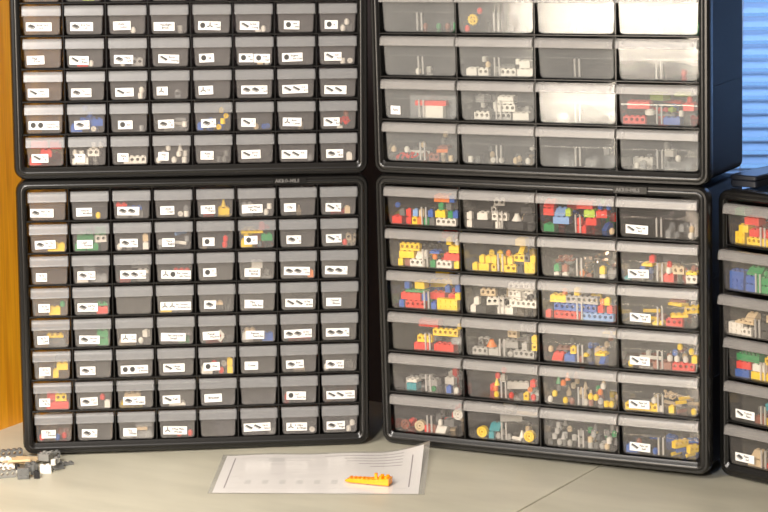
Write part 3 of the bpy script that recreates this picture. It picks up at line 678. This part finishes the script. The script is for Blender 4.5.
# ------------------------------------------------------------------ table
def table_material():
    m, nt, out = new_mat('speckled_table_plastic')
    N = nt.nodes.new; Lk = nt.links.new
    p = N('ShaderNodeBsdfPrincipled'); p.inputs['Roughness'].default_value = .42
    tc = N('ShaderNodeTexCoord'); n1 = N('ShaderNodeTexNoise'); n1.inputs['Scale'].default_value = 5; n1.inputs['Detail'].default_value = 6
    n2 = N('ShaderNodeTexNoise'); n2.inputs['Scale'].default_value = 900
    mp = N('ShaderNodeMapping'); mp.inputs['Scale'].default_value = (1, 3.2, 1)
    cr = N('ShaderNodeValToRGB'); cr.color_ramp.elements[0].color = (.45, .425, .335, 1); cr.color_ramp.elements[1].color = (.56, .53, .42, 1)
    cr.color_ramp.elements[0].position = .3; cr.color_ramp.elements[1].position = .7
    Lk(tc.outputs['Object'], mp.inputs[0]); Lk(mp.outputs[0], n1.inputs[0]); Lk(tc.outputs['Object'], n2.inputs[0])
    Lk(n1.outputs['Fac'], cr.inputs[0]); Lk(cr.outputs[0], p.inputs['Base Color'])
    b = N('ShaderNodeBump'); b.inputs['Strength'].default_value = .15; b.inputs['Distance'].default_value = .0004
    Lk(n2.outputs['Fac'], b.inputs['Height']); Lk(b.outputs[0], p.inputs['Normal']); Lk(p.outputs[0], out.inputs[0])
    return m
TM = table_material()
a = math.atan2(.1365, .2381)                 # the fold runs this far off the line of sight
TR = Matrix.Translation((.236, -.14, -FOOT)) @ Matrix.Rotation(-a, 4, 'Z')
tb = empty('folding_table', TR)
tag(tb, 'pale beige folding table with a dark fold seam under the cabinets', 'table')
def slab(x0, x1, y0, y1, r=.02):
    bm = bmesh.new(); rings = []
    for ins, z in ((.004, -.045), (0, -.041), (0, -.002), (.0006, -.0006), (.002, 0)):
        rings.append([bm.verts.new((px, py, z)) for px, py in rrect(x0 + ins, x1 - ins, y0 + ins, y1 - ins, r)])
    for p, q in zip(rings, rings[1:]):
        for i in range(len(p)): bm.faces.new((p[i], p[(i + 1) % len(p)], q[(i + 1) % len(p)], q[i]))
    bm.faces.new(rings[0][::-1]); bm.faces.new(rings[-1])
    return bm
link('tabletop', slab(-1.38, -.0010, -.95, .33, .004), TM, tb, 30)
link('tabletop', slab(.0010, 1.15, -.95, .33, .004), TM, tb, 30)
STEEL = plain('grey_steel', (.18, .18, .18), .4, metal=.8)
for x, y in ((-1.0, -.8), (-1.0, .22), (1.0, -.8), (1.0, .22)):
    bm = bmesh.new(); cyl(bm, .014, -.738, -.045, 12); lg = link('leg', bm, STEEL, tb, 40); lg.location = (x, y, 0)

# ------------------------------------------------------------------ sheet in a sleeve, with the printed side up
def slv():
    m, nt, out = new_mat('clear_sleeve_film'); N = nt.nodes.new; Lk = nt.links.new
    tr = N('ShaderNodeBsdfTransparent'); g = N('ShaderNodeBsdfGlossy'); g.inputs['Roughness'].default_value = .18
    d = N('ShaderNodeBsdfDiffuse'); d.inputs[0].default_value = (.8, .78, .74, 1); mx = N('ShaderNodeMixShader'); mx.inputs[0].default_value = .12
    Lk(tr.outputs[0], mx.inputs[1]); Lk(d.outputs[0], mx.inputs[2])
    fr = facing_fresnel(nt, .03); m2 = N('ShaderNodeMixShader'); Lk(fr.outputs[0], m2.inputs[0]); Lk(mx.outputs[0], m2.inputs[1]); Lk(g.outputs[0], m2.inputs[2])
    Lk(m2.outputs[0], out.inputs[0]); return m
SHEET = plain('sheet_paper', (.82, .78, .75), .75)
PRINT = plain('sheet_print', (.34, .30, .30), .8); FAINT = plain('sheet_faint_print', (.66, .63, .61), .8)
cor = [(-.2385, -.1475), (.0440, -.1615), (.0560, .0580), (-.2310, .0480)]
def sheet_pt(u, v, dz=0):
    bl, br, tr, tl = [Vector(c) for c in cor]
    p = (bl * (1 - u) + br * u) * (1 - v) + (tl * (1 - u) + tr * u) * v
    z = .0009 + .0014 * math.sin(u * PI * 2.4) ** 2 * v + (max(0, u - .72) / .28) ** 2 * v ** 2 * .011
    return Vector((p.x, p.y, z + dz))
def sheet(bm, u0, u1, v0, v1, nu, nv, dz, mi):
    g = [[bm.verts.new(sheet_pt(u0 + (u1 - u0) * i / nu, v0 + (v1 - v0) * j / nv, dz)) for i in range(nu + 1)] for j in range(nv + 1)]
    for j in range(nv):
        for i in range(nu): bm.faces.new((g[j][i], g[j][i + 1], g[j + 1][i + 1], g[j + 1][i])).material_index = mi
paper = empty('instruction_sheet', Matrix.Translation((0, 0, -FOOT)))
tag(paper, 'white printed sheet in a clear sleeve lying on the table before the cabinets', 'paper')
bm = bmesh.new(); sheet(bm, 0, 1, 0, 1, 30, 10, 0, 0); sheet(bm, 0, 1, 0, 1, 30, 10, -.0003, 0)
R = random.Random(5)
for v in (.93, .86, .79, .72, .65):      # ruled lines at the upper right
    sheet(bm, {.93: .5, .86: .6, .79: .62, .72: .68, .65: .74}[v], .90, v - .006, v + .006, 10, 1, .00012, 1)
sheet(bm, .045, .052, .12, .92, 1, 8, .00012, 1); sheet(bm, .945, .952, .15, .85, 1, 8, .00012, 1)
sheet(bm, .05, .94, .115, .122, 20, 1, .00012, 2); sheet(bm, .05, .5, .42, .428, 14, 1, .00012, 2); sheet(bm, .05, .58, .9, .906, 14, 1, .00012, 2)
for i in range(7):
    u = .14 + i * .085; sheet(bm, u, u + .03, .22, .32, 2, 2, .00012, 2)
for v in [.16 + .033 * k for k in range(24)]: sheet(bm, .07 + R.random() * .06, .30 + R.random() * .34, v, v + .005, 12, 1, .00012, 2)
for v in (.83, .78, .73, .52, .47): sheet(bm, .16 + R.random() * .1, .30 + R.random() * .2, v, v + .012, 8, 1, .00012, 2)
sheet(bm, .22, .30, .80, .90, 3, 3, .00014, 2)
link('printed_sheet', bm, [SHEET, PRINT, FAINT], paper, 60)
bm = bmesh.new(); sheet(bm, -.022, 1.03, -.012, 1.03, 30, 10, .0005, 0); sheet(bm, -.022, 1.03, -.012, 1.03, 30, 10, -.0006, 0)
o = link('clear_sleeve', bm, slv(), paper, 60); o['label'] = 'clear plastic sleeve'

# ------------------------------------------------------------------ orange brick separator
def separator():
    bm = bmesh.new(); L = .066
    # blade: a flat wedge widening to the head (local +x is the head end)
    st = [(-.5, .0030, .0012, .0022), (-.46, .0052, .0008, .0040), (-.36, .0066, .0006, .0058), (-.1, .0074, .0006, .0066), (.15, .0080, .0006, .0072), (.30, .0086, .0006, .0086), (.5, .0086, .0006, .0100)]
    rings = [[bm.verts.new((t * L, s * w, z)) for s, z in ((-1, z0), (1, z0), (1, z1), (-1, z1))] for t, w, z0, z1 in st]
    for p, q in zip(rings, rings[1:]):
        for i in range(4): bm.faces.new((p[i], p[(i + 1) % 4], q[(i + 1) % 4], q[i]))
    bm.faces.new(rings[0][::-1]); bm.faces.new(rings[-1])
    return bm
ORG = plain('orange_plastic', (.92, .33, .008), .25)
xa, xb = Vector((-.0560, -.0975)), Vector((.0060, -.1190))
ang = math.atan2(xb.y - xa.y, xb.x - xa.x)
sep = empty('brick_separator', Matrix.Translation(((xa.x + xb.x) / 2, (xa.y + xb.y) / 2, .0020 - FOOT)) @ Matrix.Rotation(ang, 4, 'Z'))
tag(sep, 'orange plastic brick separator lying on the white printed sheet', 'tool')
link('blade', separator(), ORG, sep, 35)
bm = bmesh.new()
for k in range(6): box(bm, -.026 + k * .0062, -.024 + k * .0062, -.005, .005, .0058 + .00012 * k, .0074 + .00012 * k)
link('ridges', bm, ORG, sep)
bm = bmesh.new()
box(bm, .010, .014, -.0015, .0015, .0070, .0150); box(bm, .0105, .0135, -.0025, .0025, .0128, .0150)
link('axle_hook', bm, ORG, sep)
bm = bmesh.new()
for x in (.020, .028):
    for y in (-.004, .004): tubeb(bm, .0026, .0016, .0085, .0128, 12, Matrix.Translation((x, y, 0)))
link('stud_grip', bm, ORG, sep, 40)

# ------------------------------------------------------------------ heap of grey pieces, lower left
class Ground:
    S = None
GREY = dict(a='light grey', d='mid grey', n='dark grey', w='white', t='tan', k='black')
heap_items = []
def heap(col, kind, n, m, x, y, yaw, extra=''):
    me, bb = piece_mesh(kind, n, m, col); c, q = math.cos(yaw), math.sin(yaw)
    pts = [(X * c - Y * q, X * q + Y * c) for X in bb[0] for Y in bb[1]]
    x0, x1 = x + min(p[0] for p in pts), x + max(p[0] for p in pts); y0, y1 = y + min(p[1] for p in pts), y + max(p[1] for p in pts)
    z = .0003
    for a0, a1, b0, b1, t in heap_items:
        if x0 < a1 - .0022 and x1 > a0 + .0022 and y0 < b1 - .0022 and y1 > b0 + .0022: z = max(z, t)
    heap_items.append((x0, x1, y0, y1, z + bb[2][1] - (.0014 if kind in 'BPT' else 0)))
    o = linkm(KNAME[kind][0], me); o.matrix_world = Matrix.Translation((x, y, z - FOOT)) @ Matrix.Rotation(yaw, 4, 'Z')
    return o, z, x, f"{GREY[col]} {KNAME[kind][1]}", KCAT[kind]
HP = []
def H(*a): HP.append(heap(*a))
# (positions on the table, metres; the lowest pieces first)
for e in (('n', 'F', 2, 1, -.5105, -.0625, .08), ('d', 'T', 3, 1, -.5345, -.0555, .35), ('k', 'B', 1, 1, -.4920, -.0610, .3), ('w', 'T', 3, 1, -.5560, -.0260, .30), ('w', 'T', 3, 1, -.5330, -.0250, -.25),
          ('w', 'S', 2, 1, -.4840, -.0320, .2), ('w', 'J', 1, 1, -.4720, -.0330, .2), ('n', 'P', 3, 1, -.4615, .0080, .45), ('n', 'S', 2, 1, -.4700, -.0100, .5), ('n', 'P', 4, 2, -.5600, .0050, .2), ('n', 'B', 2, 2, -.5060, -.0180, .4),
          ('t', 'I', 6, 4, -.5250, .0180, -.15), ('t', 'I', 4, 4, -.5720, .0330, .2), ('d', 'B', 2, 2, -.4870, -.0040, -.3), ('n', 'T', 4, 1, -.4860, .0180, .5), ('d', 'J', 1, 1, -.5140, -.0370, .4), ('n', 'C', 1, 1, -.5000, -.0420, 0),
          ('n', 'B', 2, 1, -.5870, -.0050, .4), ('d', 'S', 2, 1, -.5800, -.0350, .3), ('n', 'T', 4, 1, -.5450, .0480, .35), ('d', 'D', 1, 1, -.4690, -.0210, .3), ('d', 'P', 2, 2, -.5400, .0150, .5),
          ('n', 'B', 2, 1, -.5780, .0440, -.5), ('t', 'I', 4, 2, -.5260, -.0040, .2), ('k', 'J', 1, 1, -.5220, -.0430, .2), ('n', 'J', 1, 1, -.4980, -.0510, .9),
          ('w', 'P', 2, 1, -.5440, -.0120, .6), ('d', 'C', 1, 1, -.5570, -.0420, 0), ('n', 'P', 2, 2, -.5950, .0180, .4)): H(*e)
hb = {}
for e in HP: hb.setdefault(e[3], []).append(e)
for d, L in hb.items():
    L.sort(key=lambda e: e[2]); n = len(L)
    for i, e in enumerate(L):
        if n == 1: s = f"{d} in the loose heap at the table's left"
        elif n <= 5: s = f"{ {2: ['left', 'right'], 3: ['left', 'middle', 'right'], 4: ['leftmost', 'second-left', 'second-right', 'rightmost'], 5: ['leftmost', 'second-left', 'middle', 'second-right', 'rightmost']}[n][i]} {d} in the loose heap at the table's left"
        else: s = f"{d}, one of several in the loose heap at the table's left"
        tag(e[0], s, e[4], 'loose pieces heaped on the table')

# ------------------------------------------------------------------ oak cupboard behind at the left
def wood():
    m, nt, out = new_mat('honey_oak'); N = nt.nodes.new; Lk = nt.links.new
    p = N('ShaderNodeBsdfPrincipled'); p.inputs['Roughness'].default_value = .42
    tc = N('ShaderNodeTexCoord'); mp = N('ShaderNodeMapping'); mp.inputs['Scale'].default_value = (45, 45, 2.2)
    n1 = N('ShaderNodeTexNoise'); n1.inputs['Scale'].default_value = 1.6; n1.inputs['Detail'].default_value = 8; n1.inputs['Distortion'].default_value = .6
    m3 = N('ShaderNodeMapping'); m3.inputs['Scale'].default_value = (400, 400, 12); n3 = N('ShaderNodeTexNoise'); n3.inputs['Scale'].default_value = 1
    cr = N('ShaderNodeValToRGB'); e = cr.color_ramp.elements; e[0].position = .3; e[0].color = (.74, .27, .008, 1); e[1].position = .72; e[1].color = (1, .47, .018, 1)
    mx = N('ShaderNodeMix'); mx.data_type = 'RGBA'; mx.blend_type = 'MULTIPLY'; mx.inputs[0].default_value = .35
    Lk(tc.outputs['Object'], mp.inputs[0]); Lk(mp.outputs[0], n1.inputs[0]); Lk(n1.outputs['Fac'], cr.inputs[0])
    Lk(tc.outputs['Object'], m3.inputs[0]); Lk(m3.outputs[0], n3.inputs[0]); Lk(cr.outputs[0], mx.inputs[6]); mr = N('ShaderNodeMapRange'); mr.inputs['From Min'].default_value = .3; mr.inputs['From Max'].default_value = .6; mr.inputs['To Min'].default_value = .55; Lk(n3.outputs['Fac'], mr.inputs['Value']); Lk(mr.outputs[0], mx.inputs[7])
    Lk(mx.outputs[2], p.inputs['Base Color']); Lk(p.outputs[0], out.inputs[0]); return m
OAK = wood()
A_, B_ = Vector((-.59, .2162)), Vector((-.4975, .3925)); dr_ = (B_ - A_).normalized(); wa = math.atan2(dr_.y, dr_.x)
# local x runs along the visible side towards the back; local +y points away to the left
Lx = .60
MC = Matrix.Translation((B_.x, B_.y, -FOOT)) @ Matrix.Rotation(wa, 4, 'Z')
cup = empty('oak_cupboard', MC); tag(cup, 'honey oak cupboard standing behind the left cabinets', 'cupboard')
bm = bmesh.new(); box(bm, -.34, 0, 0, .018, 0, .95); link('side_panel', bm, OAK, cup)
bm = bmesh.new(); box(bm, -.34, 0, .282, .30, 0, .95); link('side_panel', bm, OAK, cup)
bm = bmesh.new(); box(bm, -.012, 0, .018, .282, 0, .95); link('back_panel', bm, OAK, cup)
bm = bmesh.new(); box(bm, -.34, -.012, .018, .282, .932, .95); link('top_panel', bm, OAK, cup)
for z in (.02, .33, .63):
    bm = bmesh.new(); box(bm, -.33, -.012, .018, .282, z, z + .018); link('shelf', bm, OAK, cup)

# ------------------------------------------------------------------ things lying on the far right cabinet
cs = empty('storage_case', M_FR @ Matrix.Translation((-.238, .092, CH + .0006)) @ Matrix.Rotation(.10, 4, 'Z'))
tag(cs, 'narrow black case lying along the top left edge of the far right cabinet', 'case')
SL = plain('dark_case_plastic', (.012, .014, .020), .35)
def rbox(x0, x1, y0, y1, z0, z1, r, e):
    bm = bmesh.new(); rings = []
    for ins, z in ((e, z0), (0, z0 + e), (0, z1 - e), (e, z1)):
        rings.append([bm.verts.new((px, py, z)) for px, py in rrect(x0 + ins, x1 - ins, y0 + ins, y1 - ins, r)])
    for p, q in zip(rings, rings[1:]):
        for k in range(len(p)): bm.faces.new((p[k], p[(k + 1) % len(p)], q[(k + 1) % len(p)], q[k]))
    bm.faces.new(rings[0][::-1]); bm.faces.new(rings[-1]); return bm
link('case_base', rbox(-.021, .021, -.062, .062, 0, .0088, .004, .001), SL, cs, 35)
link('case_lid', rbox(-.0215, .0215, -.0625, .0625, .0092, .0165, .004, .0015), SL, cs, 35)
link('latch', rbox(.0216, .0228, -.008, .008, .005, .013, .0004, .0003), SL, cs)

# ------------------------------------------------------------------ the room
def struct(name, bm, m): o = link(name, bm, m); o['kind'] = 'structure'; return o
WALL = plain('wall_paint', (.09, .072, .076), .85, bump=.3, bscale=60)
WALL2 = plain('wall_paint_light', (.22, .20, .18), .85)
YB = .84; WX0, WX1, WZ0, WZ1 = .50, 1.70, .20, 1.30
X0, X1, Y0, ZF, ZC = -2.1, 2.2, -3.9, -.74, 1.75
bm = bmesh.new()
box(bm, X0, WX0, YB, YB + .1, ZF, ZC); box(bm, WX1, X1, YB, YB + .1, ZF, ZC); box(bm, WX0, WX1, YB, YB + .1, ZF, WZ0); box(bm, WX0, WX1, YB, YB + .1, WZ1, ZC)
struct('wall_back', bm, WALL)
bm = bmesh.new(); box(bm, X0 - .1, X0, Y0, YB, ZF, ZC); struct('wall_left', bm, WALL2)
bm = bmesh.new(); box(bm, X1, X1 + .1, Y0, YB, ZF, ZC); struct('wall_right', bm, WALL2)
bm = bmesh.new(); box(bm, X0 - .1, X1 + .1, Y0 - .1, Y0, ZF, ZC); struct('wall_front', bm, WALL2)
bm = bmesh.new(); box(bm, X0 - .1, X1 + .1, Y0 - .1, YB + .1, ZF - .1, ZF); struct('floor', bm, plain('floor_carpet', (.14, .12, .10), .95, bump=.6, bscale=300))
bm = bmesh.new(); box(bm, X0 - .1, X1 + .1, Y0 - .1, YB + .1, ZC, ZC + .1); struct('ceiling', bm, plain('ceiling_paint', (.35, .33, .30), .9))
# window: frame with a mullion, glass, blind
FRM = plain('window_frame_white', (.7, .7, .7), .5)
bm = bmesh.new()
for b in ((WX0, WX0 + .04, WZ0, WZ1), (WX1 - .04, WX1, WZ0, WZ1), (WX0, WX1, WZ0, WZ0 + .04), (WX0, WX1, WZ1 - .04, WZ1), ((WX0 + WX1) / 2 - .015, (WX0 + WX1) / 2 + .015, WZ0, WZ1)):
    box(bm, b[0], b[1], YB + .03, YB + .07, b[2], b[3])
struct('window_1', bm, FRM)
def glass():
    m, nt, out = new_mat('window_glass'); N = nt.nodes.new; Lk = nt.links.new
    t = N('ShaderNodeBsdfTransparent'); g = N('ShaderNodeBsdfGlossy'); g.inputs['Roughness'].default_value = .02; f = facing_fresnel(nt); mx = N('ShaderNodeMixShader')
    Lk(f.outputs[0], mx.inputs[0]); Lk(t.outputs[0], mx.inputs[1]); Lk(g.outputs[0], mx.inputs[2]); Lk(mx.outputs[0], out.inputs[0]); return m
bm = bmesh.new(); box(bm, WX0 + .04, WX1 - .04, YB + .048, YB + .052, WZ0 + .04, WZ1 - .04); struct('window_2', bm, glass())
def slatm():
    m, nt, out = new_mat('blind_slat_vinyl'); N = nt.nodes.new; Lk = nt.links.new
    d = N('ShaderNodeBsdfDiffuse'); d.inputs[0].default_value = (.75, .78, .82, 1); t = N('ShaderNodeBsdfTranslucent'); t.inputs[0].default_value = (.75, .80, .88, 1)
    mx = N('ShaderNodeMixShader'); mx.inputs[0].default_value = .45; Lk(d.outputs[0], mx.inputs[1]); Lk(t.outputs[0], mx.inputs[2])
    g = N('ShaderNodeBsdfGlossy'); g.inputs['Roughness'].default_value = .3; f = N('ShaderNodeFresnel'); m2 = N('ShaderNodeMixShader'); Lk(f.outputs[0], m2.inputs[0]); Lk(mx.outputs[0], m2.inputs[1]); Lk(g.outputs[0], m2.inputs[2])
    Lk(m2.outputs[0], out.inputs[0]); return m
SLT = slatm()
bl = empty('window_blind', Matrix.Translation((1.08, YB - .02, 0))); tag(bl, 'blue-lit horizontal slat blind hanging in the window at the right', 'blind')
bm = bmesh.new(); hw = .62
nsl = 46; pit = .0243
for k in range(nsl):
    z = .205 + k * pit; P = []
    for j in range(7):
        s = (j / 6 - .5); ang_ = math.radians(52); bow = .0022 * (1 - (2 * s) ** 2)
        y = s * .025 * math.cos(ang_) ; zz = s * .025 * math.sin(ang_)
        P.append((-y - bow * math.sin(ang_), z + zz + bow * math.cos(ang_)))
    a_ = [bm.verts.new((-hw, y, zz)) for y, zz in P]; b_ = [bm.verts.new((hw, y, zz)) for y, zz in P]
    for j in range(6): bm.faces.new((a_[j], b_[j], b_[j + 1], a_[j + 1]))
link('slats', bm, SLT, bl, 60)
bm = bmesh.new(); box(bm, -hw, hw, -.014, .014, .178, .190); link('bottom_rail', bm, FRM, bl)
bm = bmesh.new(); box(bm, -hw, hw, -.018, .018, 1.325, 1.355); link('head_rail', bm, FRM, bl)
for x in (-.45, 0, .45):
    bm = bmesh.new(); cyl(bm, .0007, .19, 1.33, 6); lc = link('ladder_cord', bm, FRM, bl); lc.location = (x, -.0135, 0)
bm = bmesh.new(); box(bm, WX0 - .03, WX1 + .03, YB - .06, YB + .03, WZ0 - .045, WZ0 - .025); struct('trim_1', bm, FRM)

# ------------------------------------------------------------------ light
def area(name, loc, target, sx, sy, power, col, spread=PI):
    l = bpy.data.lights.new(name, 'AREA'); l.shape = 'RECTANGLE'; l.size = sx; l.size_y = sy; l.energy = power; l.color = col; l.spread = spread
    o = bpy.data.objects.new(name, l); C.objects.link(o); o.location = loc
    o.rotation_euler = (Vector(target) - Vector(loc)).to_track_quat('-Z', 'Y').to_euler()
    return o
area('daylight_lamp_left', (-1.12, -1.50, .66), (.25, -.05, .55), .46, .92, 26, (1, .86, .70))
area('ceiling_fill', (-1.0, -1.3, 1.70), (-.55, -.15, .1), .7, .7, 25, (1, .94, .87), 1.7)  # added overhead fill in place of ceiling bounce; no known lamp there
area('room_lamp', (-.75, -3.3, 1.45), (0, 0, .4), .30, .30, 112, (1, .94, .885))
area('window_daylight', (1.15, YB + .20, .85), (1.0, -.2, .6), 1.3, 1.2, 27, (.27, .50, 1.0))
w = bpy.data.worlds.new('World'); sc.world = w; w.use_nodes = True
w.node_tree.nodes['Background'].inputs[0].default_value = (.25, .52, 1, 1); w.node_tree.nodes['Background'].inputs[1].default_value = .9

# ------------------------------------------------------------------ camera
cam = bpy.data.cameras.new('camera'); co = bpy.data.objects.new('camera', cam); C.objects.link(co); sc.camera = co
F_, PITCH, ROLL, HC, DD = 2244.77, .170914, -.0088074, .83939, 3.12536
cam.sensor_fit = 'HORIZONTAL'; cam.sensor_width = 36; cam.lens = 36 * F_ / 768
fw = Vector((0, math.cos(PITCH), -math.sin(PITCH))); rt = Vector((1, 0, 0)); up = Vector((0, math.sin(PITCH), math.cos(PITCH)))
rt2 = rt * math.cos(ROLL) + up * math.sin(ROLL); up2 = -rt * math.sin(ROLL) + up * math.cos(ROLL)
Rm = Matrix((rt2, up2, -fw)).transposed().to_4x4()
co.matrix_world = Matrix.Translation((0, -DD, HC)) @ Rm
cam.clip_start = .05; cam.clip_end = 50
cam.dof.use_dof = True; cam.dof.focus_distance = 3.12; cam.dof.aperture_fstop = 13

sc.render.filter_size = 1.2
sc.cycles.use_denoising = True
sc.cycles.max_bounces = 8; sc.cycles.diffuse_bounces = 3; sc.cycles.glossy_bounces = 3; sc.cycles.transparent_max_bounces = 32
sc.cycles.caustics_reflective = False; sc.cycles.caustics_refractive = False
vs = sc.view_settings; vs.view_transform = 'Standard'; vs.look = 'None'; vs.gamma = 1; vs.use_curve_mapping = False; vs.exposure = 0
